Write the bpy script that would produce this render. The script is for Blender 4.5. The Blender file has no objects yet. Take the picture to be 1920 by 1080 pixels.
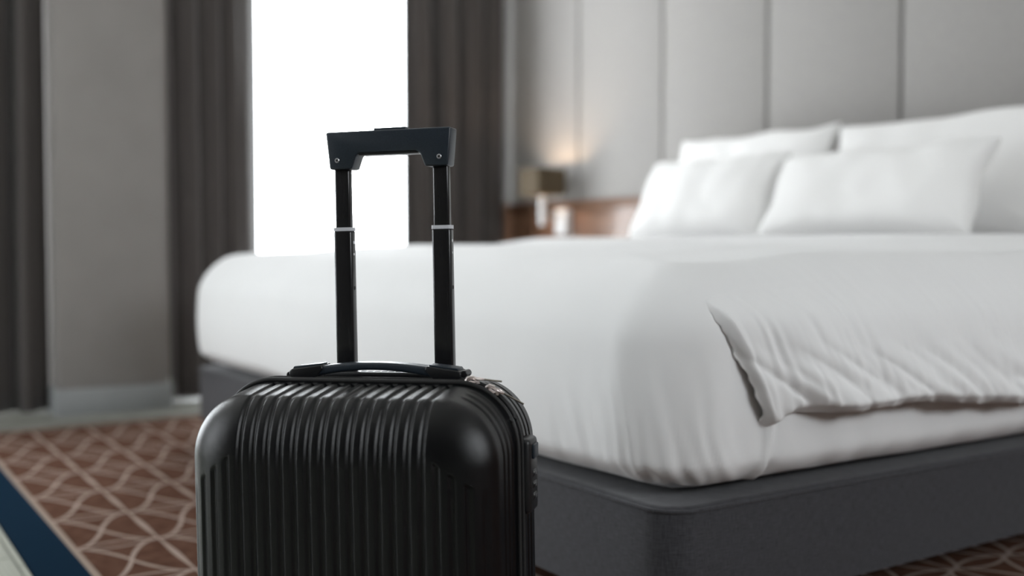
import bpy, bmesh, math, random
from mathutils import Vector, Matrix, noise
R = math.radians
random.seed(7)
scn = bpy.context.scene
C = scn.collection

# ------------------------------------------------------------------ camera
H = 0.62                       # camera height above the floor
AZ = R(56.8)                   # viewing direction, angle from the +X axis
cam_d = bpy.data.cameras.new('camera')
cam_d.sensor_width = 36
cam_d.lens = 37.5
cam_d.clip_start = 0.05
cam = bpy.data.objects.new('camera', cam_d)
C.objects.link(cam)
cam.location = (0, 0, H)
cam.rotation_euler = (R(90 - 2.15), 0, AZ - R(90))
cam_d.dof.use_dof = True
cam_d.dof.focus_distance = 1.40
cam_d.dof.aperture_fstop = 1.8
scn.camera = cam

# ------------------------------------------------------------------ light
w = bpy.data.worlds.new('overcast_sky')
scn.world = w
w.use_nodes = True
bg = w.node_tree.nodes['Background']
bg.inputs[0].default_value = (0.92, 0.965, 1.0, 1)
bg.inputs[1].default_value = 12.3

def portal(loc, rot, sx, sy):
    l = bpy.data.lights.new('window_portal', 'AREA')
    l.shape = 'RECTANGLE'; l.size = sx; l.size_y = sy
    l.cycles.is_portal = True
    o = bpy.data.objects.new('window_portal', l)
    C.objects.link(o); o.location = loc; o.rotation_euler = rot
    return o
portal((2.15, 5.30, 1.33), (R(-90), 0, 0), 1.26, 2.5)
portal((-0.44, 5.30, 1.33), (R(-90), 0, 0), 1.35, 2.5)
portal((-3.02, 3.15, 1.45), (0, R(-90), 0), 2.4, 0.9)  # portal for the added fill window facing the headboard wall
portal((1.75, -2.62, 2.025), (R(90), 0, 0), 2.3, 1.05)  # portal for the added window behind the camera

vs = scn.view_settings
scn.display_settings.display_device = 'sRGB'
vs.view_transform = 'Standard'
try: vs.look = 'None'
except Exception: pass
vs.gamma = 1.0
vs.use_curve_mapping = False
vs.exposure = 0.0

# ------------------------------------------------------------------ materials
def nodes_of(m):
    return m.node_tree.nodes, m.node_tree.links

def mat(name, col, rough=0.5, metal=0.0, noise_scale=None, noise_amt=0.1, bump=0.0, bump_scale=200.0,
        spec=0.5, sheen=0.0, coord='Object', coat=0.0, stretch=(1, 1, 1)):
    m = bpy.data.materials.new(name); m.use_nodes = True
    N, L = nodes_of(m)
    b = N['Principled BSDF']
    b.inputs['Base Color'].default_value = (*col, 1)
    b.inputs['Roughness'].default_value = rough
    b.inputs['Metallic'].default_value = metal
    b.inputs['Specular IOR Level'].default_value = spec
    b.inputs['Sheen Weight'].default_value = sheen
    b.inputs['Coat Weight'].default_value = coat
    tc = N.new('ShaderNodeTexCoord')
    mp = N.new('ShaderNodeMapping'); mp.inputs['Scale'].default_value = stretch
    L.new(tc.outputs[coord], mp.inputs[0])
    if noise_scale:
        n = N.new('ShaderNodeTexNoise'); n.inputs['Scale'].default_value = noise_scale
        n.inputs['Detail'].default_value = 4
        L.new(mp.outputs[0], n.inputs['Vector'])
        r = N.new('ShaderNodeValToRGB')
        r.color_ramp.elements[0].position = 0.3; r.color_ramp.elements[1].position = 0.7
        r.color_ramp.elements[0].color = (*[c * (1 - noise_amt) for c in col], 1)
        r.color_ramp.elements[1].color = (*[min(1, c * (1 + noise_amt)) for c in col], 1)
        L.new(n.outputs[0], r.inputs[0]); L.new(r.outputs[0], b.inputs['Base Color'])
    if bump > 0:
        n2 = N.new('ShaderNodeTexNoise'); n2.inputs['Scale'].default_value = bump_scale
        n2.inputs['Detail'].default_value = 3
        L.new(mp.outputs[0], n2.inputs['Vector'])
        bp = N.new('ShaderNodeBump'); bp.inputs['Strength'].default_value = bump
        bp.inputs['Distance'].default_value = 0.001
        L.new(n2.outputs[0], bp.inputs['Height']); L.new(bp.outputs[0], b.inputs['Normal'])
    return m

def weave(name, col, amt, scale, rough=0.9, sheen=0.2, bump=0.3):
    """two crossed fine noises: a woven cloth"""
    m = bpy.data.materials.new(name); m.use_nodes = True
    N, L = nodes_of(m); b = N['Principled BSDF']
    b.inputs['Roughness'].default_value = rough
    b.inputs['Sheen Weight'].default_value = sheen
    b.inputs['Specular IOR Level'].default_value = 0.2
    tc = N.new('ShaderNodeTexCoord')
    outs = []
    for st in ((1, 1, 12), (12, 12, 1)):
        mp = N.new('ShaderNodeMapping'); mp.inputs['Scale'].default_value = st
        n = N.new('ShaderNodeTexNoise'); n.inputs['Scale'].default_value = scale; n.inputs['Detail'].default_value = 3
        L.new(tc.outputs['Object'], mp.inputs[0]); L.new(mp.outputs[0], n.inputs['Vector']); outs.append(n.outputs[0])
    a = N.new('ShaderNodeMath'); a.operation = 'ADD'; L.new(outs[0], a.inputs[0]); L.new(outs[1], a.inputs[1])
    hf = N.new('ShaderNodeMath'); hf.operation = 'MULTIPLY'; hf.inputs[1].default_value = 0.5; L.new(a.outputs[0], hf.inputs[0])
    r = N.new('ShaderNodeValToRGB')
    r.color_ramp.elements[0].position = 0.35; r.color_ramp.elements[1].position = 0.65
    r.color_ramp.elements[0].color = (*[c * (1 - amt) for c in col], 1)
    r.color_ramp.elements[1].color = (*[c * (1 + amt) for c in col], 1)
    L.new(hf.outputs[0], r.inputs[0]); L.new(r.outputs[0], b.inputs['Base Color'])
    bp = N.new('ShaderNodeBump'); bp.inputs['Strength'].default_value = bump; bp.inputs['Distance'].default_value = 0.001
    L.new(hf.outputs[0], bp.inputs['Height']); L.new(bp.outputs[0], b.inputs['Normal'])
    return m

M = {}
M['plaster'] = mat('wall_paper', (0.27, 0.250, 0.238), 0.85, noise_scale=6, noise_amt=0.04, bump=0.15, bump_scale=300)
M['dimmed_wall'] = mat('dimmed_wall_paper', (0.14, 0.125, 0.115), 0.85, noise_scale=6, noise_amt=0.04, bump=0.15, bump_scale=300)  # dimness of the room behind the camera put into the wall colour
M['ceiling'] = mat('ceiling_paint', (0.75, 0.74, 0.72), 0.9, noise_scale=3, noise_amt=0.02)
M['panel'] = weave('panel_fabric', (0.37, 0.357, 0.342), 0.09, 40, sheen=0.1)
M['gap'] = mat('joint_backing', (0.10, 0.09, 0.085), 0.8, noise_scale=20, noise_amt=0.1)
M['curtain'] = weave('curtain_cloth', (0.070, 0.061, 0.057), 0.1, 60, sheen=0.3, bump=0.2)
M['base_fabric'] = weave('charcoal_upholstery', (0.052, 0.052, 0.058), 0.38, 55, sheen=0.25, bump=0.5)
M['linen'] = mat('white_cotton', (0.90, 0.90, 0.90), 0.8, noise_scale=5, noise_amt=0.01, bump=0.12, bump_scale=500, sheen=0.1, spec=0.25)
M['pillow'] = mat('pillow_cotton', (0.92, 0.912, 0.90), 0.8, noise_scale=5, noise_amt=0.01, bump=0.12, bump_scale=500, sheen=0.1, spec=0.25)
M['baseboard'] = mat('baseboard_paint', (0.30, 0.31, 0.31), 0.5, noise_scale=9, noise_amt=0.03)
M['plank'] = mat('pale_oak', (0.36, 0.37, 0.31), 0.45, noise_scale=7, noise_amt=0.22, bump=0.1, bump_scale=60, stretch=(14, 1, 1))
M['subfloor'] = mat('subfloor', (0.12, 0.11, 0.10), 0.8, noise_scale=9, noise_amt=0.1)
M['threshold'] = mat('threshold_stone', (0.25, 0.25, 0.22), 0.5, noise_scale=14, noise_amt=0.12)
M['wood'] = mat('walnut_veneer', (0.20, 0.105, 0.062), 0.35, noise_scale=5, noise_amt=0.25, stretch=(1, 1, 9), coat=0.2)
M['frame'] = mat('window_frame_paint', (0.75, 0.75, 0.74), 0.4, noise_scale=9, noise_amt=0.02)
M['shell'] = mat('black_hard_shell', (0.0020, 0.0025, 0.0034), 0.27, noise_scale=900, noise_amt=0.2, bump=0.25, bump_scale=1500)
M['shell'].node_tree.nodes['Principled BSDF'].inputs['Specular IOR Level'].default_value = 0.45
M['plastic'] = mat('black_plastic', (0.009, 0.0095, 0.011), 0.34, noise_scale=600, noise_amt=0.2, bump=0.15, bump_scale=1800)
M['grip'] = mat('grip_plastic', (0.018, 0.026, 0.036), 0.36, noise_scale=600, noise_amt=0.2, bump=0.1, bump_scale=1800)
M['tube'] = mat('black_anodised_tube', (0.012, 0.012, 0.013), 0.22, noise_scale=300, noise_amt=0.2, stretch=(1, 1, 0.05))
M['silver'] = mat('silver_metal', (0.78, 0.79, 0.82), 0.3, metal=0.9, noise_scale=200, noise_amt=0.05)
M['collar'] = mat('pale_collar', (0.62, 0.63, 0.67), 0.45, noise_scale=200, noise_amt=0.04)
M['chrome'] = mat('chrome', (0.9, 0.9, 0.9), 0.08, metal=1.0, noise_scale=50, noise_amt=0.02)
M['chrome_glare'] = mat('chrome_glare_white', (0.92, 0.92, 0.92), 0.12, noise_scale=50, noise_amt=0.01, coat=1.0)  # white stands for the window's reflection in the chrome bracket
M['zip_metal'] = mat('zip_metal', (0.95, 0.86, 0.83), 0.35, metal=1.0, noise_scale=200, noise_amt=0.05)
M['pull'] = mat('zip_pull_metal', (0.34, 0.31, 0.26), 0.35, metal=0.7, noise_scale=200, noise_amt=0.1)
M['tape'] = mat('zip_tape', (0.02, 0.02, 0.021), 0.85, noise_scale=900, noise_amt=0.3)
M['rubber'] = mat('rubber', (0.012, 0.012, 0.012), 0.6, noise_scale=90, noise_amt=0.2)
M['shade'] = weave('brown_shade_cloth', (0.085, 0.062, 0.035), 0.15, 120)
M['bulb'] = bpy.data.materials.new('warm_bulb'); M['bulb'].use_nodes = True
_b = M['bulb'].node_tree.nodes['Principled BSDF']
_b.inputs['Emission Color'].default_value = (1, 0.72, 0.45, 1); _b.inputs['Emission Strength'].default_value = 12

# glass pane
g = bpy.data.materials.new('clear_glass'); g.use_nodes = True
N, L = nodes_of(g); N.remove(N['Principled BSDF'])
tr = N.new('ShaderNodeBsdfTransparent'); gl = N.new('ShaderNodeBsdfGlossy'); gl.inputs['Roughness'].default_value = 0.02
fr = N.new('ShaderNodeFresnel'); fr.inputs[0].default_value = 1.45
ge = N.new('ShaderNodeNewGeometry'); fm = N.new('ShaderNodeMath'); fm.operation = 'SUBTRACT'; fm.use_clamp = True
L.new(fr.outputs[0], fm.inputs[0]); L.new(ge.outputs['Backfacing'], fm.inputs[1])
mx = N.new('ShaderNodeMixShader'); L.new(fm.outputs[0], mx.inputs[0]); L.new(tr.outputs[0], mx.inputs[1]); L.new(gl.outputs[0], mx.inputs[2])
L.new(mx.outputs[0], N['Material Output'].inputs[0]); M['glass'] = g

# carpet: woven ogee lattice with navy border
def carpet_mat():
    m = bpy.data.materials.new('patterned_carpet'); m.use_nodes = True
    N, L = nodes_of(m); b = N['Principled BSDF']
    b.inputs['Roughness'].default_value = 1.0; b.inputs['Specular IOR Level'].default_value = 0.0
    geo = N.new('ShaderNodeTexCoord'); sep = N.new('ShaderNodeSeparateXYZ'); L.new(geo.outputs['Object'], sep.inputs[0])
    def mt(op, a, b_=None, c=None):
        n = N.new('ShaderNodeMath'); n.operation = op
        for i, v in enumerate((a, b_, c)):
            if v is None: continue
            if isinstance(v, (int, float)): n.inputs[i].default_value = v
            else: L.new(v, n.inputs[i])
        return n.outputs[0]
    X, Y = sep.outputs[0], sep.outputs[1]
    PX, PY = 0.175, 0.267
    u = mt('DIVIDE', mt('SUBTRACT', X, 0.430), PX)            # straight lines at whole u
    fu = mt('FRACT', u)
    v = mt('DIVIDE', mt('SUBTRACT', Y, 2.440), PY)            # nodes at whole v, u = 0.5
    dl = mt('MULTIPLY', mt('MINIMUM', fu, mt('SUBTRACT', 1.0, fu)), PX)
    # line along Y, slightly pulsing in width
    lw = mt('ADD', 0.0048, mt('MULTIPLY', 0.0022, mt('COSINE', mt('MULTIPLY', v, 2 * math.pi))))
    def band(d, wd, soft=0.0012):
        mr = N.new('ShaderNodeMapRange'); mr.interpolation_type = 'SMOOTHSTEP'
        L.new(mt('SUBTRACT', d, wd), mr.inputs[0])
        mr.inputs[1].default_value = -soft; mr.inputs[2].default_value = soft
        mr.inputs[3].default_value = 1; mr.inputs[4].default_value = 0
        return mr.outputs[0]
    line = band(dl, lw)
    s = mt('ABSOLUTE', mt('SINE', mt('MULTIPLY', mt('SUBTRACT', fu, 0.5), math.pi)))
    s = mt('POWER', s, 0.85)
    cw = mt('ADD', 0.0052, mt('MULTIPLY', 0.0085, mt('POWER', mt('ABSOLUTE', mt('COSINE', mt('MULTIPLY', mt('SUBTRACT', fu, 0.5), math.pi))), 3.0)))
    def dist_curve(off, wd):
        q = mt('ADD', v, off)
        f = mt('ABSOLUTE', mt('SUBTRACT', mt('FRACT', mt('ADD', q, 0.5)), 0.5))
        return band(mt('MULTIPLY', f, PY), wd)
    h = mt('MULTIPLY', s, 0.5)
    c1 = dist_curve(h, cw); c2 = dist_curve(mt('MULTIPLY', h, -1.0), cw)
    lens = mt('MULTIPLY', mt('SINE', mt('MULTIPLY', fu, math.pi)), 0.085)
    c3 = dist_curve(mt('ADD', 0.5, lens), 0.0042); c4 = dist_curve(mt('SUBTRACT', 0.5, lens), 0.0042)
    pat = mt('MAXIMUM', mt('MAXIMUM', mt('MAXIMUM', line, c1), mt('MAXIMUM', c2, c3)), c4)
    n = N.new('ShaderNodeTexNoise'); n.inputs['Scale'].default_value = 26; n.inputs['Detail'].default_value = 6
    L.new(geo.outputs['Object'], n.inputs['Vector'])
    brown = N.new('ShaderNodeValToRGB'); L.new(n.outputs[0], brown.inputs[0])
    brown.color_ramp.elements[0].position = 0.35; brown.color_ramp.elements[1].position = 0.7
    brown.color_ramp.elements[0].color = (0.090, 0.046, 0.031, 1); brown.color_ramp.elements[1].color = (0.140, 0.076, 0.054, 1)
    mix = N.new('ShaderNodeMix'); mix.data_type = 'RGBA'
    L.new(mt('MULTIPLY', pat, 0.92), mix.inputs[0]); L.new(brown.outputs[0], mix.inputs[6]); mix.inputs[7].default_value = (0.40, 0.315, 0.270, 1)
    # border
    nav = N.new('ShaderNodeMix'); nav.data_type = 'RGBA'
    L.new(mt('LESS_THAN', X, 0.430), nav.inputs[0]); L.new(mix.outputs[2], nav.inputs[6]); nav.inputs[7].default_value = (0.011, 0.025, 0.044, 1)
    ed = N.new('ShaderNodeMix'); ed.data_type = 'RGBA'
    L.new(band(mt('ABSOLUTE', mt('SUBTRACT', X, 0.436)), 0.007), ed.inputs[0]); L.new(nav.outputs[2], ed.inputs[6]); ed.inputs[7].default_value = (0.33, 0.26, 0.215, 1)
    L.new(ed.outputs[2], b.inputs['Base Color'])
    n2 = N.new('ShaderNodeTexNoise'); n2.inputs['Scale'].default_value = 700; L.new(geo.outputs['Object'], n2.inputs['Vector'])
    bp = N.new('ShaderNodeBump'); bp.inputs['Strength'].default_value = 0.6; bp.inputs['Distance'].default_value = 0.002
    L.new(n2.outputs[0], bp.inputs['Height']); L.new(bp.outputs[0], b.inputs['Normal'])
    return m
M['carpet'] = carpet_mat()

# ------------------------------------------------------------------ helpers
def obj(name, bm, m, parent=None, smooth=True, angle=40, mats=None):
    me = bpy.data.meshes.new(name)
    bmesh.ops.recalc_face_normals(bm, faces=bm.faces)
    bm.to_mesh(me); bm.free()
    if smooth:
        me.polygons.foreach_set('use_smooth', [True] * len(me.polygons))
        if angle: me.set_sharp_from_angle(angle=R(angle))
    me.materials.append(m)
    o = bpy.data.objects.new(name, me); C.objects.link(o)
    if parent: o.parent = parent
    return o

def tag(o, label, cat, group=None, kind=None):
    o['label'] = label; o['category'] = cat
    if group: o['group'] = group
    if kind: o['kind'] = kind
    return o

def thing(name, label, cat, loc=(0, 0, 0), rot=(0, 0, 0), group=None):
    o = bpy.data.objects.new(name, None); C.objects.link(o)
    o.empty_display_size = 0.1
    o.location = loc; o.rotation_euler = rot
    return tag(o, label, cat, group)

def struct(name, bm, m, parent=None, **k):
    o = obj(name, bm, m, parent, **k)
    if not parent: o['kind'] = 'structure'
    return o

def box(x0, x1, y0, y1, z0, z1, bev=0.0, seg=2, bm=None):
    b2 = bmesh.new()
    bmesh.ops.create_cube(b2, size=1)
    for v in b2.verts:
        v.co = Vector(((x0 + x1) / 2 + v.co.x * (x1 - x0), (y0 + y1) / 2 + v.co.y * (y1 - y0), (z0 + z1) / 2 + v.co.z * (z1 - z0)))
    if bev: bmesh.ops.bevel(b2, geom=b2.edges[:], offset=bev, segments=seg, profile=0.5, affect='EDGES')
    if bm is None: return b2
    me = bpy.data.meshes.new('t'); b2.to_mesh(me); b2.free(); bm.from_mesh(me); bpy.data.meshes.remove(me)
    return bm

def prism(poly, y0, y1, bev=0.0, seg=2, bm=None, axis='y'):
    """poly in (x,z) extruded along y"""
    b2 = bmesh.new()
    vs_ = [b2.verts.new((p[0], y0, p[1])) for p in poly]
    f = b2.faces.new(vs_)
    r = bmesh.ops.extrude_face_region(b2, geom=[f])
    for e in r['geom']:
        if isinstance(e, bmesh.types.BMVert): e.co.y = y1
    bmesh.ops.recalc_face_normals(b2, faces=b2.faces)
    if bev: bmesh.ops.bevel(b2, geom=b2.edges[:], offset=bev, segments=seg, profile=0.5, affect='EDGES', clamp_overlap=True)
    if bm is None: return b2
    me = bpy.data.meshes.new('t'); b2.to_mesh(me); b2.free(); bm.from_mesh(me); bpy.data.meshes.remove(me)
    return bm

def tube(pts, rad, seg=10, bm=None, closed=False, cap=True, ry=None):
    bm = bm or bmesh.new()
    pts = [Vector(p) for p in pts]; n = len(pts); rings = []
    for i, p in enumerate(pts):
        a = pts[(i - 1) % n] if (closed or i > 0) else p
        b_ = pts[(i + 1) % n] if (closed or i < n - 1) else p
        t = (b_ - a).normalized()
        up = Vector((0, 0, 1)) if abs(t.z) < 0.9 else Vector((0, 1, 0))
        s = t.cross(up).normalized(); q = s.cross(t)
        rr = rad[i] if isinstance(rad, (list, tuple)) else rad
        rings.append([bm.verts.new(p + s * math.cos(k * 2 * math.pi / seg) * rr + q * math.sin(k * 2 * math.pi / seg) * (ry or rr)) for k in range(seg)])
    m_ = n if closed else n - 1
    for i in range(m_):
        A, B = rings[i], rings[(i + 1) % n]
        for k in range(seg): bm.faces.new((A[k], A[(k + 1) % seg], B[(k + 1) % seg], B[k]))
    if cap and not closed:
        bm.faces.new(rings[0][::-1]); bm.faces.new(rings[-1])
    return bm

def cyl(p0, p1, r, seg=24, bev=0.0, bm=None):
    p0, p1 = Vector(p0), Vector(p1); d = (p1 - p0)
    if bev:
        t = d.normalized() * bev
        return tube([p0, p0 + t, p1 - t, p1], [r - bev, r, r, r - bev], seg, bm)
    return tube([p0, p1], r, seg, bm)

def sstep(a, b, x):
    if a == b: return 1.0 if x >= a else 0.0
    t = max(0.0, min(1.0, (x - a) / (b - a))); return t * t * (3 - 2 * t)

def fbm(p, s, o=3):
    return noise.fractal(Vector(p) * s, 1.0, 2.0, o)

def span(a, b, step):
    n = max(1, round((b - a) / step)); return [a + (b - a) * i / n for i in range(n + 1)]

def merge_lists(*ls):
    out = []
    for l in ls:
        for v in l:
            if not out or v > out[-1] + 1e-7: out.append(v)
    return out

# rounded box mapping, local coordinates centred on the box
class Hull:
    def __init__(s, hx, hy, hz, rx, ry, rzt, rzb):
        s.h = (hx, hy, hz); s.r = (rx, ry, rzt); s.rzb = rzb
    def map(s, p):
        q = []; d = []
        for i in range(3):
            r = s.r[i]
            if i == 2 and p[2] < 0: r = s.rzb
            lim = s.h[i] - r
            c = max(-lim, min(lim, p[i])); q.append(c)
            t = (p[i] - c) / r
            d.append((math.tan(abs(t) * math.pi / 4) * (1 if t >= 0 else -1), r))
        l = math.sqrt(sum(a * a for a, _ in d))
        if l < 1e-9: return Vector(p), Vector((0, 0, 1))
        n = [a / l for a, _ in d]
        pos = Vector([q[i] + n[i] * d[i][1] for i in range(3)])
        nn = Vector([n[i] / d[i][1] for i in range(3)])
        # on flat parts only one component is non zero, so this stays exact
        return pos, nn.normalized()

def grid_faces(bm, xs, ys, fn):
    V = [[bm.verts.new(fn(a, b_)) for b_ in ys] for a in xs]
    for i in range(len(xs) - 1):
        for j in range(len(ys) - 1):
            try: bm.faces.new((V[i][j], V[i + 1][j], V[i + 1][j + 1], V[i][j + 1]))
            except ValueError: pass
    return V

# ------------------------------------------------------------------ the room
XW = 3.30          # face of the headboard wall backing
YW = 5.15          # inner face of the window wall
bm = box(-3.2, XW + 0.2, -2.8, YW + 0.13, -0.15, -0.012)
floor = struct('floor', bm, M['subfloor'], smooth=False)
random.seed(3)
plank_me = None
def planks(x0, x1, y0, y1, wdt, ln):
    global plank_me
    ix = 0; x = x0
    while x < x1 - 1e-6:
        xe = min(x + wdt, x1); y = y0 - random.random() * ln
        while y < y1:
            a = max(y, y0); e = min(y + ln, y1)
            if e - a > 0.05:
                if plank_me is None:
                    o = obj('plank', box(-.5, .5, -.5, .5, -.5, .5, 0.0), M['plank'], floor, smooth=False); plank_me = o.data
                else:
                    o = bpy.data.objects.new('plank', plank_me); C.objects.link(o); o.parent = floor
                o.scale = (xe - x - 0.003, e - a - 0.003, 0.0119)
                o.location = ((x + xe) / 2, (a + e) / 2, -0.006 - random.random() * 0.0004)
            y += ln
        x += wdt
planks(-3.1, 0.335, -2.7, 3.93, 0.19, 1.4)
struct('trim_1', box(-3.1, XW, 3.985, YW, -0.012, 0.002, 0.001), M['threshold'])
struct('trim_2', box(-3.1, XW, 3.935, 3.98, -0.012, 0.010, 0.003), M['threshold'])

struct('ceiling', box(-3.2, XW + 0.2, -2.8, YW + 0.13, 2.7, 2.85), M['ceiling'], smooth=False)

# window wall with two openings
WIN = [(-1.1, 0.22, 0.08, 2.58), (1.52, 2.78, 0.08, 2.58)]
bm = bmesh.new()
xs = [-3.2, WIN[0][0], WIN[0][1], WIN[1][0], WIN[1][1], XW + 0.2]
for a, b_ in ((0, 1), (2, 3), (4, 5)): box(xs[a], xs[b_], YW, YW + 0.13, 0, 2.7, bm=bm)
for wdw in WIN:
    box(wdw[0], wdw[1], YW, YW + 0.13, 0, wdw[2], bm=bm); box(wdw[0], wdw[1], YW, YW + 0.13, wdw[3], 2.7, bm=bm)
struct('wall_left', bm, M['plaster'], smooth=False)
# pillar between the curtains
struct('wall_pillar', box(0.742, 1.135, 4.155, YW, 0, 2.7, 0.004), M['plaster'])
bm = bmesh.new()
box(0.730, 1.147, 4.140, 4.155, 0, 0.10, 0.003, bm=bm)
box(0.730, 0.742, 4.1552, 5.14, 0, 0.10, 0.003, bm=bm)
box(1.135, 1.147, 4.1552, 5.14, 0, 0.10, 0.003, bm=bm)
struct('baseboard_pillar', bm, M['baseboard'])
# other walls
bm = bmesh.new()
box(-3.2, -3.0, -2.8, 2.7, 0, 2.7, bm=bm); box(-3.2, -3.0, 3.6, YW, 0, 2.7, bm=bm)
box(-3.2, -3.0, 2.7, 3.6, 0, 0.25, bm=bm); box(-3.2, -3.0, 2.7, 3.6, 2.65, 2.7, bm=bm)
struct('wall_front', bm, M['dimmed_wall'], smooth=False)
bm = bmesh.new()
box(-3.2, 0.6, -2.8, -2.6, 0, 2.7, bm=bm); box(2.9, XW + 0.2, -2.8, -2.6, 0, 2.7, bm=bm)
box(0.6, 2.9, -2.8, -2.6, 0, 1.5, bm=bm); box(0.6, 2.9, -2.8, -2.6, 2.55, 2.7, bm=bm)
struct('wall_right', bm, M['dimmed_wall'], smooth=False)
wb = struct('wall_back', box(XW, XW + 0.2, -2.6, YW, 0, 2.7), M['gap'], smooth=False)

# windows
def window(n, x0, x1, z0, z1, y):
    bm = bmesh.new()
    t = 0.055
    box(x0, x0 + t, y, y + 0.07, z0, z1, 0.004, bm=bm); box(x1 - t, x1, y, y + 0.07, z0, z1, 0.004, bm=bm)
    box(x0, x1, y + 0.001, y + 0.069, z0, z0 + t, 0.004, bm=bm); box(x0, x1, y + 0.001, y + 0.069, z1 - t, z1, 0.004, bm=bm)
    o = struct('window_%d' % n, bm, M['frame'])
    obj('pane', box(x0 + t, x1 - t, y + 0.03, y + 0.036, z0 + t, z1 - t), M['glass'], o, smooth=False)
window(1, *WIN[1], YW + 0.05); window(2, *WIN[0], YW + 0.05)
bm = bmesh.new()
for a in ((2.7, 2.75), (3.55, 3.60)): box(-3.12, -3.05, a[0], a[1], 0.25, 2.65, 0.004, bm=bm)
for a in ((0.25, 0.30), (2.60, 2.65)): box(-3.119, -3.051, 2.7, 3.6, a[0], a[1], 0.004, bm=bm)
w3 = struct('window_3', bm, M['frame'])  # unseen window, added to light the bed foot and pillows
obj('pane', box(-3.09, -3.084, 2.75, 3.55, 0.30, 2.60), M['glass'], w3, smooth=False)
window(4, 0.6, 2.9, 1.5, 2.55, -2.75)  # unseen window behind the camera, added to light the duvet's near side

# upholstered panels on the headboard wall and the walnut dado under them
PF = 3.262          # panel face
edges = [2.45 + 0.64 * k for k in range(-7, 4)] + [5.4]
for i in range(len(edges) - 1):
    a, b_ = max(edges[i], -2.59) + 0.006, min(edges[i + 1], YW - 0.001) - 0.006
    if b_ - a < 0.05: continue
    bmx = box(PF, XW, a, b_, 0.862, 2.69, 0.008, 3)
    o = obj('wall_panel', bmx, M['panel'], wb)
for i in range(len(edges) - 1):
    a, b_ = max(edges[i], -2.59) + 0.001, min(edges[i + 1], YW - 0.001) - 0.001
    if b_ - a < 0.05: continue
    obj('dado_panel', box(PF - 0.004, XW, a, b_, 0.0, 0.822, 0.002), M['wood'], wb)
struct('trim_3', box(PF - 0.022, XW, -2.59, YW - 0.001, 0.824, 0.858, 0.004), M['wood'])

# ------------------------------------------------------------------ curtains
def curtain(label, p0, p1, folds, amp, z0, z1, seed, gather=0.0, lean=0.0, ctrl=None):
    """p0,p1 floor line; folds run vertically; gather narrows the bottom towards p1's end"""
    random.seed(seed)
    p0, p1 = Vector(p0), Vector(p1); d = p1 - p0; ln = d.length; t = d.normalized(); nrm = Vector((-t.y, t.x))
    ph = [random.uniform(0, 6.28) for _ in range(4)]
    wd = [random.uniform(-.35, .35) for _ in range(folds + 3)]
    nx, nz = folds * 14, 26
    bm = bmesh.new()
    def f(i, j):
        u = i / nx; z = z0 + (z1 - z0) * j / nz; h = 1 - j / nz
        k = u * folds
        kk = k + wd[int(k)] * (1 - (k % 1)) * (k % 1) * 1.2 + 0.10 * math.sin(ph[0] + h * 1.7 + u * 5)
        a = amp * (0.75 + 0.35 * math.sin(ph[1] + u * 9))
        off = a * math.sin(kk * 2 * math.pi) + 0.25 * a * math.sin(kk * 4 * math.pi + ph[2])
        uu = u * ln + 0.012 * math.sin(kk * 2 * math.pi + 1.3)
        uu += lean * (z - 0.6) * u
        if ctrl:
            w_ = uu / ln; cc = Vector(ctrl)
            p = p0 * (1 - w_) ** 2 + cc * 2 * w_ * (1 - w_) + p1 * w_ * w_
            tt = ((cc - p0) * (1 - w_) + (p1 - cc) * w_).normalized(); p += Vector((-tt.y, tt.x)) * off
        else: p = p0 + t * uu + nrm * off
        return (p.x, p.y, z)
    grid_faces(bm, range(nx + 1), range(nz + 1), f)
    root = thing('curtain', label, 'curtain', (p0.x, p0.y, 0), group='dark floor length curtains')
    o = obj('drape', bm, M['curtain'], None, angle=0)
    md = o.modifiers.new('thick', 'SOLIDIFY'); md.thickness = 0.004
    for v in o.data.vertices: v.co -= Vector((p0.x, p0.y, 0))
    o.parent = root
    # bottom hem
    bm = bmesh.new()
    pts = [Vector(f(i, 0)) - Vector((p0.x, p0.y, 0)) for i in range(nx + 1)]
    V = []
    for p in pts:
        q = Vector((nrm.x, nrm.y, 0)) * 0.0045
        V.append([bm.verts.new(p - q + Vector((0, 0, 0.001))), bm.verts.new(p - q + Vector((0, 0, 0.06))), bm.verts.new(p + q + Vector((0, 0, 0.06))), bm.verts.new(p + q + Vector((0, 0, 0.001)))])
    for a, b_ in zip(V, V[1:]):
        for k in range(4): bm.faces.new((a[k], a[(k + 1) % 4], b_[(k + 1) % 4], b_[k]))
    bm.faces.new(V[0]); bm.faces.new(V[-1][::-1])
    obj('hem', bm, M['curtain'], root)
    return root
curtain('dark brown-grey curtain at the left edge, left of the pillar', (0.06, 4.35), (0.722, 4.30), 5, 0.042, 0.012, 2.66, 4)
curtain('dark brown-grey curtain hanging between the pillar and the bright window', (1.178, 4.31), (1.755, 4.92), 6, 0.034, 0.012, 2.66, 11, lean=-0.045, ctrl=(1.56, 4.33))
curtain('dark brown-grey curtain between the bright window and the headboard wall', (2.575, 4.98), (3.19, 4.985), 4, 0.050, 0.012, 2.66, 21)
r_ = struct('trim_4', box(-2.9, XW, 5.1, YW, 2.60, 2.70, .004), M['frame'])

# ------------------------------------------------------------------ carpet
bm = box(0.338, XW - 0.06, -2.5, 3.93, -0.0118, 0.0, 0.0)
tag(obj('carpet', bm, M['carpet'], smooth=False), 'brown carpet with beige wavy lattice pattern and navy border', 'carpet')

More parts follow.
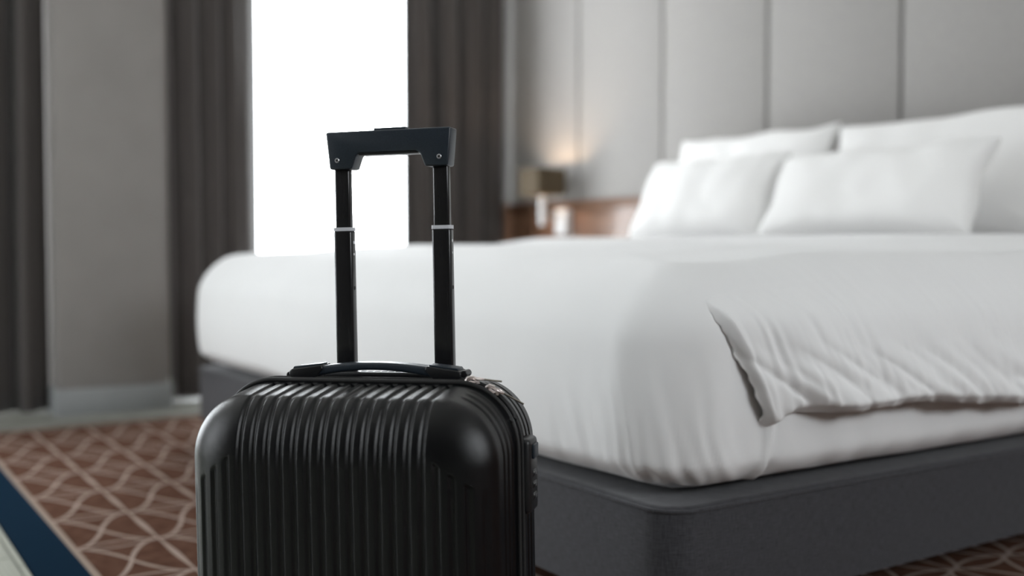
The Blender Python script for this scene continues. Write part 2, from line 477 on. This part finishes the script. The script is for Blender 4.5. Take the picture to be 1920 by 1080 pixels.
# ------------------------------------------------------------------ bed
BX0, BX1, BY0, BY1 = 1.036, 3.238, 1.166, 3.47
def base_box(x0, x1, y0, y1, z0, z1, rv, rt, bm=None):
    """box with large vertical corner radius and small top radius"""
    bm = bm or bmesh.new()
    def ring(ins, z):
        pts = []
        r = max(rv - ins, 0.004)
        for cx, cy, a0 in ((x1 - ins - r, y1 - ins - r, 0), (x0 + ins + r, y1 - ins - r, 90), (x0 + ins + r, y0 + ins + r, 180), (x1 - ins - r, y0 + ins + r, 270)):
            for k in range(9):
                a = R(a0 + k * 90 / 8); pts.append(bm.verts.new((cx + r * math.cos(a), cy + r * math.sin(a), z)))
        return pts
    prof = [(0, z0)] + [(rt * (1 - math.cos(R(a))), z1 - rt + rt * math.sin(R(a))) for a in (0, 22, 45, 67, 90)]
    rs = [ring(i, z) for i, z in prof]
    for A, B in zip(rs, rs[1:]):
        n = len(A)
        for k in range(n): bm.faces.new((A[k], A[(k + 1) % n], B[(k + 1) % n], B[k]))
    bm.faces.new(rs[-1]); bm.faces.new(rs[0][::-1])
    return bm
bed = thing('bed_base', 'charcoal fabric upholstered bed base under the white mattress', 'bed', (BX0, BY0, 0))
def place(o, root): 
    for v in o.data.vertices: v.co -= root.location
    o.parent = root
    return o
place(obj('upholstered_box', base_box(BX0, BX1, BY0, BY1, 0.070, 0.236, 0.055, 0.010), M['base_fabric']), bed)
# top welt
pts = []
for cx, cy, a0 in ((BX1 - .055, BY1 - .055, 0), (BX0 + .055, BY1 - .055, 90), (BX0 + .055, BY0 + .055, 180), (BX1 - .055, BY0 + .055, 270)):
    for k in range(7):
        a = R(a0 + k * 15); pts.append((cx + .0545 * math.cos(a), cy + .0545 * math.sin(a), 0.229))
place(obj('piping', tube(pts, 0.0035, 8, closed=True), M['base_fabric']), bed)
for lx in (BX0 + 0.22, BX1 - 0.22):
    for ly in (BY0 + 0.25, BY1 - 0.25):
        place(obj('leg', cyl((lx, ly, 0.001), (lx, ly, 0.071), 0.028, 20, 0.003), M['rubber']), bed)

# mattress hull
HYM = 1.148
MC = Vector((2.135, 2.316, 0.418)); MH = Hull(1.098, HYM, 0.178, 0.11, 0.11, 0.12, 0.055)
MX0, MY0 = MC.x - 1.098, MC.y - HYM
def crown(x, y):
    e = min(sstep(0, .24, x - MX0), sstep(0, .40, y - MY0), sstep(0, .35, (MC.y + HYM) - y))
    return e
def surf(p, off=0.0):
    """p on the box, world coordinates -> point on the bulging bed surface"""
    q, n = MH.map(Vector(p) - MC); q += MC
    up = max(0.0, n.z)
    c = crown(q.x, q.y)
    dz = 0.016 * c * up
    q.z += dz
    # foot and side bulge
    hgt = (q.z - 0.24) / 0.36
    if 0 < hgt < 1:
        bl = math.sin(math.pi * min(1, max(0, hgt)) ** 0.8)
        if n.x < 0: q.x += n.x * 0.026 * bl * abs(n.x)
        if n.y < 0: q.y += n.y * 0.010 * bl * abs(n.y)
        if n.y > 0: q.y += n.y * 0.014 * bl * abs(n.y)
    return q + n * off, n
def sheet_disp(q, n):
    d = 0.003 * fbm(q, 3.0, 2)
    # gathers at the near foot corner, stronger near the bottom
    a = math.atan2(n.y, n.x)
    side = abs(n.z) < 0.85
    if side:
        cdist = math.hypot(q.x - (MX0 + .06), q.y - (MY0 + .06))
        k = math.exp(-(cdist / 0.20) ** 2)
        low = sstep(0.52, 0.27, q.z)
        s_ = (q.x - q.y) * 1.0 + (q.z - 0.24) * 0.35
        w_ = math.sin(s_ * 95 + 3.0 * fbm(q, 5, 2)) * 0.5 + math.sin(s_ * 171 + 4 * fbm(q, 8, 2)) * 0.35
        d += 0.0042 * k * low * w_ * (0.6 + 0.6 * fbm(q, 6, 2))
        if n.y < -0.5:
            d += 0.002 * math.sin(q.x * 60 + q.z * 22 + 3 * fbm(q, 4, 2)) * sstep(0.5, 0.26, q.z)
            fx = q.x - (1.232 + (q.z - .36) * .05)
            d += 0.010 * math.exp(-(fx / 0.008) ** 2) * sstep(.45, .38, q.z) - 0.006 * math.exp(-((fx - .020) / 0.010) ** 2)
    return d
def mattress():
    bm = bmesh.new()
    x0, x1 = MC.x - 1.098, MC.x + 1.098; y0, y1 = MC.y - HYM, MC.y + HYM; z0, z1 = MC.z - .178, MC.z + .178
    X = merge_lists(span(x0, x0 + .45, .006), span(x0 + .45, x1, .03))
    Y = merge_lists(span(y0, y0 + .35, .006), span(y0 + .35, y1 - .12, .025), span(y1 - .12, y1, .01))
    Z = span(z0, z1, .009)
    def g_(p):
        q, n = surf(p); return q + n * sheet_disp(q, n)
    grid_faces(bm, X, Y, lambda a, b_: g_((a, b_, z1)))
    grid_faces(bm, [x0, x0 + .06, x0 + .12, x1 - .12, x1 - .06, x1], [y0, y0 + .06, y0 + .12, y1 - .12, y1 - .06, y1], lambda a, b_: g_((a, b_, z0)))
    grid_faces(bm, Y, Z, lambda a, b_: g_((x0, a, b_))); grid_faces(bm, Y, Z, lambda a, b_: g_((x1, a, b_)))
    grid_faces(bm, X, Z, lambda a, b_: g_((a, y0, b_))); grid_faces(bm, X, Z, lambda a, b_: g_((a, y1, b_)))
    bmesh.ops.remove_doubles(bm, verts=bm.verts, dist=1e-5)
    return bm
tag(obj('mattress', mattress(), M['linen'], angle=0), 'thick mattress in a smooth white sheet on the charcoal bed base', 'mattress')

# duvet: lies on top, hangs free over the near side from a slanted corner edge
def duvet():
    bm = bmesh.new()
    y0, y1 = MC.y - HYM, MC.y + HYM; z1 = MC.z + .178
    XE = 2.50
    zh = 0.362
    # v path
    path = [('s', z) for z in span(zh, z1 - 1e-4, .0045)] + [('t', y) for y in merge_lists(span(y0, y0 + .3, .012), span(y0 + .3, y1 - .1, .03), span(y1 - .1, y1, .02))] \
        + [('f', z) for z in span(z1 - .01, 0.37, -.012)] if False else None
    path = [('s', z) for z in span(zh, z1 - 1e-4, .0045)]
    path += [('t', y) for y in merge_lists(span(y0, y0 + .3, .012), span(y0 + .3, y1 - .1, .03), span(y1 - .1, y1, .02))]
    zz = span(0.40, z1 - .01, .012); zz.reverse(); path += [('f', z) for z in zz]
    us = [((i / 330.0) ** 1.15) for i in range(331)]
    rows = []
    for kind, c in path:
        row = []
        for u in us:
            if kind == 's':
                t = (c - zh) / (z1 - zh)
                xs0 = 1.216 - 0.118 * min(1, t / 0.90) ** 0.9
                if t > .90: xs0 += 0.03 * sstep(.90, 1.0, t)
                down = 1 - t
            else:
                down = 0.0; xs0 = 1.128 + 0.03 * sstep(y0, y0 + .3, c if kind == 't' else 9)
            jag = 0.0
            if kind == 's':
                jag = 0.0055 * noise.noise(Vector((c * 62, 2, 0))) * sstep(.56, .50, c) + 0.0035 * noise.noise(Vector((c * 25, 5, 0)))
            x = xs0 + jag + u * (XE - xs0)
            if kind == 's':
                # hem line wanders
                hemz = -0.012 * sstep(.05, .5, x - 1.22) + 0.010 * math.sin(x * 9.0 + .6) * sstep(1.3, 1.6, x) - 0.022 * math.exp(-((x - 1.225) / .03) ** 2)
                z = c + hemz * down
                p = (x, y0, z)
            elif kind == 't': p = (x, c, z1)
            else: p = (x, y1, c)
            edge = x - xs0
            lift = -0.005 + 0.022 * sstep(0, 0.35, edge) + 0.026 * sstep(1.95, 2.20, x + 0.05 * math.sin(c * 5)) * sstep(y0, y0 + .4, c)
            if kind == 's':
                wd_ = 0.016
                lift = 0.004 * (1 - t) + 0.019 * sstep(-0.002, wd_, edge) + 0.048 * down * sstep(0, .22, edge)
                tl = -0.005 + 0.022 * sstep(0, 0.35, edge)
                m_ = sstep(.62, .98, t); lift = lift * (1 - m_) + tl * m_
            q, n = surf(p)
            wr = 0.0
            if kind == 's' or (kind == 't' and c < y0 + .25):
                fade = sstep(y0 + .25, y0, c) if kind == 't' else 1.0
                dd = down if kind == 's' else 0
                # folds fanning out from the corner point
                ang = math.atan2(edge + 0.03, (z1 + 0.06 - q.z) + 0.03)
                vv = (z1 - c) if kind == 's' else -(c - y0)
                s1 = (x - 1.1) - vv * (0.10 + 0.36 * math.exp(-max(0, edge) / .35))
                w1 = noise.noise(Vector((s1 * 34, vv * 5, 1.0))); w2 = noise.noise(Vector((s1 * 70 + 5, vv * 9, 7.0))); w3 = noise.noise(Vector((s1 * 14, vv * 2.5, 4.0)))
                rid = (1 - abs(w1) * 2.2) * 0.5
                near = 0.45 + 0.55 * math.exp(-edge / .35)
                wr = fade * ((0.0070 * rid + 0.0035 * w2) * near * (0.25 + 0.75 * sstep(0, .5, dd)) * sstep(0, .05, edge) + 0.006 * w3 * sstep(0, .6, dd))
                # puffed diagonal folds along the hem
                hz_ = sstep(0.42, .9, dd)
                sd = x * 1.0 - (q.z - .34) * -1.5
                puff = noise.noise(Vector((sd * 13, (q.z * 1.0) * 6, 3.3)))
                wr += hz_ * (0.030 * abs(puff) ** .8 - 0.006) + 0.006 * hz_ * noise.noise(Vector((sd * 32, q.z * 14, 9)))
                # tucked roll at the hem
                wr -= 0.022 * sstep(.93, 1.0, dd)
            else:
                wr = 0.004 * fbm(q, 3, 3)
            hump = 0
            q = q + n * (lift + wr)
            row.append(bm.verts.new(q))
        rows.append(row)
    for A, B in zip(rows, rows[1:]):
        for k in range(len(A) - 1): bm.faces.new((A[k], A[k + 1], B[k + 1], B[k]))
    return bm
dv = tag(obj('duvet', duvet(), M['linen'], angle=0), 'white duvet spread over the mattress, wrinkled hem hanging over the near side', 'duvet')
md = dv.modifiers.new('thick', 'SOLIDIFY'); md.thickness = 0.006; md.offset = -1

# pillows
def pillow(name, label, cat, c, wdt, hgt, th, lean, yaw=0.0, roll=0.0, seed=0, sag=0.0, group='white pillows'):
    """c: bottom middle, lean from the vertical towards +X"""
    bm = bmesh.new()
    n1, n2 = 64, 44
    def shp(sgn):
        def f(i, j):
            u = -1 + 2 * i / n1; v = -1 + 2 * j / n2
            ux = math.sin(u * math.pi / 2) * .6 + u * .4; vx = math.sin(v * math.pi / 2) * .6 + v * .4
            x = wdt / 2 * ux * (1 - 0.07 * (1 - vx * vx) * abs(ux) ** 3)
            y = hgt / 2 * vx * (1 - 0.09 * (1 - ux * ux) * abs(vx) ** 3)
            x += 0.02 * noise.noise(Vector((seed, vx * 1.5, 0))); y += 0.016 * noise.noise(Vector((ux * 2.0, seed * 3.1, 5))) * max(0, vx) - sag * (1 - ux * ux) * max(0, vx) ** 2
            b_ = max(0, 1 - ux ** 4) ** .5 * max(0, 1 - vx ** 4) ** .5
            z = sgn * th / 2 * b_ ** .85
            em = (1 - b_)
            # creases from the corners
            wr = noise.noise(Vector((x * 9 + seed * 7, y * 9, sgn * 3)))
            rr = math.atan2(abs(vx) - 1.0, abs(ux) - 1.02)
            cr = math.exp(-((abs(ux) - 1) ** 2 + (abs(vx) - 1) ** 2) / .16)
            wr2 = noise.noise(Vector((rr * 5.0, seed * 5 + math.copysign(2, u) + math.copysign(4, v), 1)))
            z += sgn * b_ ** .5 * (0.008 * wr + 0.018 * cr * wr2)
            return (x, y, z)
        return f
    grid_faces(bm, range(n1 + 1), range(n2 + 1), shp(1)); grid_faces(bm, range(n1 + 1), range(n2 + 1), shp(-1))
    bmesh.ops.remove_doubles(bm, verts=bm.verts, dist=1e-5)
    o = obj(name, bm, M['pillow'], angle=0)
    up = Vector((math.sin(lean), 0, math.cos(lean))); wx = Vector((0, -1, 0))
    nz = wx.cross(up)
    m3 = Matrix((wx, up, nz)).transposed()
    m3 = Matrix.Rotation(yaw, 3, 'Z') @ m3 @ Matrix.Rotation(roll, 3, 'Z')
    o.matrix_world = Matrix.Translation(Vector(c) + m3 @ Vector((0, hgt / 2, 0))) @ m3.to_4x4()
    # seam around the edge
    pts = []
    N_ = 40
    tag(o, label, cat, group)
    return o
pillow('pillow', 'white pillow at the back, far side, leaning against the headboard wall', 'pillow', (2.98, 2.99, 0.640), 0.83, 0.45, 0.14, R(16), seed=1)
pillow('pillow', 'white pillow at the back, near side, cut by the right edge', 'pillow', (2.97, 2.13, 0.640), 0.86, 0.435, 0.14, R(16), seed=2, roll=R(0.5))
pillow('pillow', 'white pillow in front on the far side, left of the pointed one', 'pillow', (2.68, 2.90, 0.652), 0.70, 0.33, 0.17, R(26), seed=3, roll=R(0))
pillow('pillow', 'white pillow in front on the near side with a pointed upper right corner', 'pillow', (2.64, 2.145, 0.652), 0.78, 0.305, 0.15, R(28), seed=4, roll=R(1))

# ------------------------------------------------------------------ wall lamp by the bed
LY, LX = 4.457, 3.10
lamp = thing('wall_lamp', 'small wall lamp with brown box shade on a chrome bracket beyond the bed', 'lamp', (LX, LY, 0.70))
def lp(name, bm, m, **k): return place(obj(name, bm, m, **k), lamp)
lp('wall_plate', box(3.205, PF - 0.0045, LY - .045, LY + .045, 0.685, 0.822, 0.012, 3), M['chrome_glare'])
lp('arm', cyl((LX, LY, 0.785), (3.21, LY, 0.785), 0.014, 20), M['chrome'])
lp('stem', cyl((LX, LY, 0.735), (LX, LY, 0.885), 0.017, 24, 0.003), M['chrome_glare'])
bm = bmesh.new()
sw, sz0, sz1 = 0.085, 0.885, 1.02
ys_, t_ = LY, 0.003
box(LX - sw, LX + sw, ys_ - sw, ys_ - sw + t_, sz0, sz1, bm=bm); box(LX - sw, LX + sw, ys_ + sw - t_, ys_ + sw, sz0, sz1, bm=bm)
box(LX - sw, LX - sw + t_, ys_ - sw + t_, ys_ + sw - t_, sz0, sz1, bm=bm); box(LX + sw - t_, LX + sw, ys_ - sw + t_, ys_ + sw - t_, sz0, sz1, bm=bm)
sh = lp('lamp_shade', bm, M['shade'], smooth=False)
bm = bmesh.new()
box(LX - sw + t_, LX + sw - t_, LY - .003, LY + .003, sz0 + .004, sz0 + .008, bm=bm); box(LX - .003, LX + .003, LY - sw + t_, LY + sw - t_, sz0 + .0085, sz0 + .0125, bm=bm)
lp('shade_carrier', bm, M['chrome'], smooth=False)
bm = bmesh.new(); bmesh.ops.create_uvsphere(bm, u_segments=20, v_segments=12, radius=0.024)
for v in bm.verts: v.co += Vector((LX, LY, 0.935))
lp('bulb', bm, M['bulb'])
ll = bpy.data.lights.new('lamp_light', 'POINT'); ll.energy = 2.8; ll.color = (1, 0.70, 0.45); ll.shadow_soft_size = 0.02
lo = bpy.data.objects.new('lamp_light', ll); C.objects.link(lo); lo.parent = lamp; lo.location = (0, 0, 0.275)

# ------------------------------------------------------------------ suitcase
CA = -R(48.2)
F2 = Vector((math.cos(AZ), math.sin(AZ))); R2 = Vector((math.sin(AZ), -math.cos(AZ)))
cpos = F2 * 1.353 + R2 * (-0.179)
case = thing('suitcase', 'black ribbed hard-shell cabin suitcase with its trolley handle pulled out, foreground', 'suitcase',
             (cpos.x, cpos.y, 0.0005), (0, -R(1.0), CA))
def cp(name, bm, m, parent=None, **k): return obj(name, bm, m, parent or case, **k)
TX = 0.007         # the trolley sits a touch right of the middle
def shift(o, dx=TX):
    o.location.x += dx; return o

HX, HY, HZ, ZC = 0.2000, 0.120, 0.1995, 0.2495
RX, RY, RZ = 0.074, 0.045, 0.080
CH = Hull(HX, HY, HZ, RX, RY, RZ, RZ)
PIT = 0.0182
def groove(x):
    f = (x / PIT) % 1.0
    d = abs(f - 0.5) * PIT       # distance from the groove centre
    g1 = 1 - sstep(0.0008, 0.0056, d)
    return g1
def shell_pt(p):
    q, n = CH.map(p[:3])
    ax, az = abs(q.x), q.z
    amp = 0.0030
    # front / top ribs
    wft = 1 - sstep(0.62, 0.86, abs(n.x))
    cx = ax - (HX - 0.078)
    capm = sstep(-0.0012, 0.0012, cx) * sstep(-0.0015, 0.0015, abs(az) - (HZ - (0.060 + 0.75 * max(0, cx))))
    topedge = 1.0
    if abs(n.y) < 0.9: topedge = sstep(0.010, 0.014, abs(q.y))   # ribs stop short of the zip
    d = -amp * groove(q.x) * wft * (1 - capm) * topedge
    # side ribs, running round the outline
    ws = sstep(0.55, 0.75, abs(n.x)) if abs(az) < HZ - RZ else sstep(0.25, 0.45, abs(n.x))
    fy = (abs(q.y) - 0.018) / 0.0165
    if 0 < fy < 3.2 and abs(n.y) < 0.55:
        dy = abs((fy % 1.0) - 0.5) * 0.0165
        d += -0.0018 * ws * (1 - sstep(0.0018, 0.0036, dy)) * sstep(.55, .4, abs(n.y))
    # rolled lip beside the zip
    d += 0.0022 * math.exp(-((abs(q.y) - 0.0095) / 0.0028) ** 2)
    q = q + n * d
    # the shell tapers from the zip towards its face
    k = (abs(q.y) / HY) ** 1.2
    tz = 0.070 if p[3] < 0 else 0.020
    q.z *= 1 - tz * k; q.x *= 1 - tz * 0.3 * k
    return q
def shell(sgn):
    bm = bmesh.new()
    y_in = 0.0055
    Xs = span(-HX, HX, 0.00115)
    Zs = merge_lists(span(-HZ, -HZ + RZ + .02, 0.004), span(-HZ + RZ + .02, HZ - 0.105, 0.012), span(HZ - 0.105, HZ, 0.0017))
    Ys = span(y_in, HY, 0.0014)
    tr = lambda v: (v[0], sgn * abs(v[1]), v[2] + ZC)
    def S(x, y, z):
        q = shell_pt((x, y, z, sgn)); return (q.x, sgn * q.y, q.z + ZC)
    grid_faces(bm, Xs, Zs, lambda a, b_: S(a, HY, b_))
    grid_faces(bm, Xs, Ys, lambda a, b_: S(a, b_, HZ)); grid_faces(bm, Xs, Ys, lambda a, b_: S(a, b_, -HZ))
    grid_faces(bm, Zs, Ys, lambda a, b_: S(-HX, b_, a)); grid_faces(bm, Zs, Ys, lambda a, b_: S(HX, b_, a))
    bmesh.ops.remove_doubles(bm, verts=bm.verts, dist=1e-6)
    # turn the lip inwards
    be = [e for e in bm.edges if e.is_boundary]
    r = bmesh.ops.extrude_edge_only(bm, edges=be)
    for v in [e for e in r['geom'] if isinstance(e, bmesh.types.BMVert)]:
        v.co = Vector((v.co.x * .965, v.co.y, (v.co.z - ZC) * .97 + ZC))
    return bm
cp('front_shell', shell(-1), M['shell'], angle=0)
cp('rear_shell', shell(1), M['shell'], angle=0)

def outline(off=0.0, z_off=0.0, n=22):
    """closed outline of the case in (x,z), with its parameter"""
    pts = []
    hx, hz, r, rz_ = HX + off, HZ + off, RX + off, RZ + off
    for cx, cz, a0 in ((hx - r, hz - rz_, 0), (-(hx - r), hz - rz_, 90), (-(hx - r), -(hz - rz_), 180), (hx - r, -(hz - rz_), 270)):
        for k in range(n + 1):
            a = R(a0 + 90 * k / n); pts.append((cx + r * math.cos(a), cz + rz_ * math.sin(a) + ZC))
    return pts
# zip: tape band + teeth ridge
bm = bmesh.new()
ol = outline(-0.0012)
Va = [[bm.verts.new((x, y, z)) for (x, z) in ol] for y in (-0.0075, 0.0075)]
Vb = [[bm.verts.new((x * .97, y, (z - ZC) * .97 + ZC)) for (x, z) in ol] for y in (-0.0075, 0.0075)]
n_ = len(ol)
for k in range(n_):
    k2 = (k + 1) % n_
    bm.faces.new((Va[0][k], Va[0][k2], Va[1][k2], Va[1][k])); bm.faces.new((Vb[0][k], Vb[1][k], Vb[1][k2], Vb[0][k2]))
    bm.faces.new((Va[0][k], Vb[0][k], Vb[0][k2], Va[0][k2])); bm.faces.new((Va[1][k], Va[1][k2], Vb[1][k2], Vb[1][k]))
cp('zip_tape', bm, M['tape'])
ol2 = outline(0.0)
cp('zip_teeth', tube([(x, 0, z) for x, z in ol2 if True], 0.0022, 8, closed=True), M['plastic'])
for s_ in (-1, 1):
    cp('edge_piping', tube([(x, s_ * 0.0095, z) for x, z in outline(0.0022)], 0.0030, 10, closed=True), M['rubber'])

# zip sliders and pulls on the upper right corner
def on_corner(deg, off=0.0):
    a = R(deg); return Vector((HX - RX + (RX + off) * math.cos(a), 0, HZ - RZ + (RZ + off) * math.sin(a) + ZC)), Vector((math.cos(a), 0, math.sin(a))), Vector((math.sin(a), 0, -math.cos(a)))
def slider(deg, pull_dir, length):
    p, n, t = on_corner(deg, 0.0022)
    root_bm = bmesh.new()
    # arch (bail) of the slider
    pts = [p - t * .008 + n * .001, p - t * .006 + n * .0055, p + n * .0072, p + t * .006 + n * .0055, p + t * .008 + n * .001]
    tube(pts, 0.0024, 8, bm=root_bm)
    box(-.0045, .0045, -.0055, .0055, -.001, .0022, .0008, bm=root_bm)
    rot = Matrix((Vector((0, 1, 0)), t, n)).transposed()
    cnt = 0
    for v in root_bm.verts:
        if abs(v.co.x) < .006 and abs(v.co.z) < .004: v.co = p + Matrix((t, Vector((0, 1, 0)), n)).transposed() @ v.co
    s = cp('zip_slider', root_bm, M['zip_metal'])
    # ring and pull tab
    d = Vector(pull_dir).normalized()
    a = p + n * .0065 + t * .002; sidev = d.cross(Vector((0, 1, 0))).normalized()
    ring = [a + d * (.006 + .0065 * math.cos(q)) + Vector((0, 1, 0)) * 0.0045 * math.sin(q) for q in [k * 2 * math.pi / 14 for k in range(14)]]
    obj('ring', tube(ring, 0.0015, 6, closed=True), M['zip_metal'], s)
    e0, e1 = a + d * .011, a + d * length
    obj('pull_tab', tube([e0, e0 + (e1 - e0) * .15, e0 + (e1 - e0) * .9, e1], [.0016, .0030, .0034, .0014], 8, ry=0.0012), M['pull'], s)
slider(78, (1.0, 0.70, -0.20), 0.036)
slider(58, (1.0, 0.60, -0.68), 0.042)

# combination lock on the right side
lk = cp('lock', box(HX - 0.004, HX + 0.0125, 0.008, 0.050, ZC + 0.036, ZC + 0.130, 0.0065, 4), M['plastic'])
for k in range(3):
    zz_ = ZC + 0.056 + k * 0.0145
    obj('dial_slot', box(HX + 0.0115, HX + 0.0130, 0.0200, 0.0400, zz_ - .0042, zz_ + .0042, 0.0006), M['rubber'], lk)
    obj('number_dial', cyl((HX + 0.0085, 0.0225, zz_), (HX + 0.0085, 0.0375, zz_), 0.0060, 20, .001), M['plastic'], lk)
    obj('dial_glint', box(HX + 0.0143, HX + 0.0147, 0.0285, 0.0310, zz_ - .0016, zz_ + .0016), M['silver'], lk, smooth=False)  # silver chip standing for the glint on each dial
obj('release_button', box(HX + 0.0115, HX + 0.0155, 0.019, 0.041, ZC + 0.104, ZC + 0.122, 0.0015, 3), M['grip'], lk)

# side recess plate under the trolley tubes
plate = shift(cp('trolley_socket', box(-0.098, 0.098, 0.062, 0.112, ZC + HZ - 0.004, ZC + HZ + 0.005, 0.003, 3), M['plastic']))
for k in range(9):
    x = -0.040 + k * 0.010
    obj('vent_slot', box(x - .0036, x + .0036, 0.0700, 0.0765, ZC + HZ + 0.0046, ZC + HZ + 0.0056), M['rubber'], plate, smooth=False)

# trolley
TY = 0.088
ZT = ZC + HZ
trolley = shift(cp('trolley_grip', prism([(-0.0890, 0.777), (-0.0840, 0.7265), (-0.0520, 0.7265), (-0.0455, 0.744), (-0.0405, 0.7475), (0.0405, 0.7475), (0.0455, 0.744), (0.0520, 0.7265), (0.0840, 0.7265), (0.0890, 0.777)],
    TY - 0.0150, TY + 0.0140, 0.0026, 3), M['grip'], angle=35))
obj('lower_band', prism([(-0.0462, 0.7465), (-0.0420, 0.7555), (0.0420, 0.7555), (0.0462, 0.7465), (0.0410, 0.7445), (-0.0410, 0.7445)], TY - 0.0120, TY + 0.0115, 0.0015, 2), M['plastic'], trolley)
obj('push_button', box(-0.022, 0.024, TY - .008, TY + .008, 0.775, 0.7805, 0.0012, 2), M['grip'], trolley)
for sx in (-0.0725, 0.0725):
    sc = obj('screw', cyl((sx, TY - 0.0162, 0.7385), (sx, TY - 0.0146, 0.7385), 0.0033, 20, .0005), M['silver'], trolley)
    obj('socket', cyl((sx, TY - 0.0165, 0.7385), (sx, TY - 0.0161, 0.7385), 0.0016, 6), M['rubber'], trolley)
def rod(x, w_, dpt, z0, z1, name, m):
    return shift(cp(name, box(x - w_ / 2, x + w_ / 2, TY - dpt / 2, TY + dpt / 2, z0, z1, min(w_, dpt) * .22, 3), m))
for sx in (-0.0705, 0.0705):
    rod(sx, 0.0215, 0.0125, 0.6400, 0.7290, 'inner_tube', M['tube'])
    ot = rod(sx, 0.0262, 0.0170, ZT - 0.03, 0.6450, 'outer_tube', M['tube'])
    rod(sx, 0.0272, 0.0180, 0.6445, 0.6475, 'tube_collar', M['collar'])
    for dz, rr in ((0.628, .0022), (0.612, .0016), (0.566, .0026)):
        obj('stop_hole', cyl((sx + 0.0129, TY, dz), (sx + 0.0134, TY, dz), rr, 12), M['silver'] if rr < .0025 else M['rubber'], ot)

# carry handle on top
HYc = 0.022
grip_pts = []
hb = bmesh.new()
# arch made of sections
secs = []
for k in range(33):
    u = -1 + 2 * k / 32; x = u * 0.088
    zt = ZT + 0.0235 - 0.0075 * u * u; tk = 0.0100 + 0.003 * u * u; wy = 0.0125
    secs.append((x, zt, tk, wy))
rings = []
for x, zt, tk, wy in secs:
    ring = []
    for cy, cz, a0 in ((wy - .004, -.004, 0), (-(wy - .004), -.004, 90), (-(wy - .004), -(tk - .004), 180), (wy - .004, -(tk - .004), 270)):
        for q in range(5):
            a = R(a0 + q * 22.5); ring.append(hb.verts.new((x, HYc + cy + .004 * math.cos(a), zt + cz + .004 * math.sin(a))))
    rings.append(ring)
for A, B in zip(rings, rings[1:]):
    for k in range(len(A)): hb.faces.new((A[k], A[(k + 1) % len(A)], B[(k + 1) % len(A)], B[k]))
hb.faces.new(rings[0][::-1]); hb.faces.new(rings[-1])
carry = shift(cp('carry_handle', hb, M['grip']))
for s_ in (-1, 1):
    poly = [(s_ * 0.118, ZT + 0.0065), (s_ * 0.115, ZT + 0.0015), (s_ * 0.083, ZT + 0.0005), (s_ * 0.070, ZT + 0.0150), (s_ * 0.072, ZT + 0.0200), (s_ * 0.114, ZT + 0.0145), (s_ * 0.118, ZT + 0.0115)]
    if s_ > 0: poly.reverse()
    e = obj('end_mount', prism(poly, HYc - 0.0148, HYc + 0.0148, 0.0018, 3), M['plastic'], carry)
    bmc = prism([(s_ * 0.114, ZT + .0145), (s_ * 0.076, ZT + .0190), (s_ * 0.074, ZT + .0215), (s_ * 0.080, ZT + .0210), (s_ * 0.112, ZT + .0175)][::(1 if s_ < 0 else -1)], HYc - 0.0115, HYc + 0.0115, 0.0008, 2)
    obj('mount_cap', bmc, M['grip'], carry)
shift(cp('handle_hinge', cyl((0.1205, HYc - .010, ZT + 0.010), (0.1205, HYc + .010, ZT + 0.010), 0.0045, 16, .001), M['plastic']))
shift(cp('handle_hinge', cyl((-0.1205, HYc - .010, ZT + 0.006), (-0.1205, HYc + .010, ZT + 0.006), 0.0040, 16, .001), M['plastic']))

# wheels
for sx in (-1, 1):
    for sy in (-1, 1):
        wc = Vector((sx * 0.135, sy * 0.072, 0))
        wh = cp('wheel_housing', box(wc.x - .022, wc.x + .022, wc.y - .018, wc.y + .018, 0.034, 0.064, 0.006, 3), M['plastic'])
        for dx in (-.009, .009):
            obj('wheel', cyl((wc.x + dx - .0055, wc.y, 0.0215), (wc.x + dx + .0055, wc.y, 0.0215), 0.0205, 28, .003), M['rubber'], wh)
        obj('axle', cyl((wc.x - .0155, wc.y, 0.0215), (wc.x + .0155, wc.y, 0.0215), 0.003, 12), M['silver'], wh)
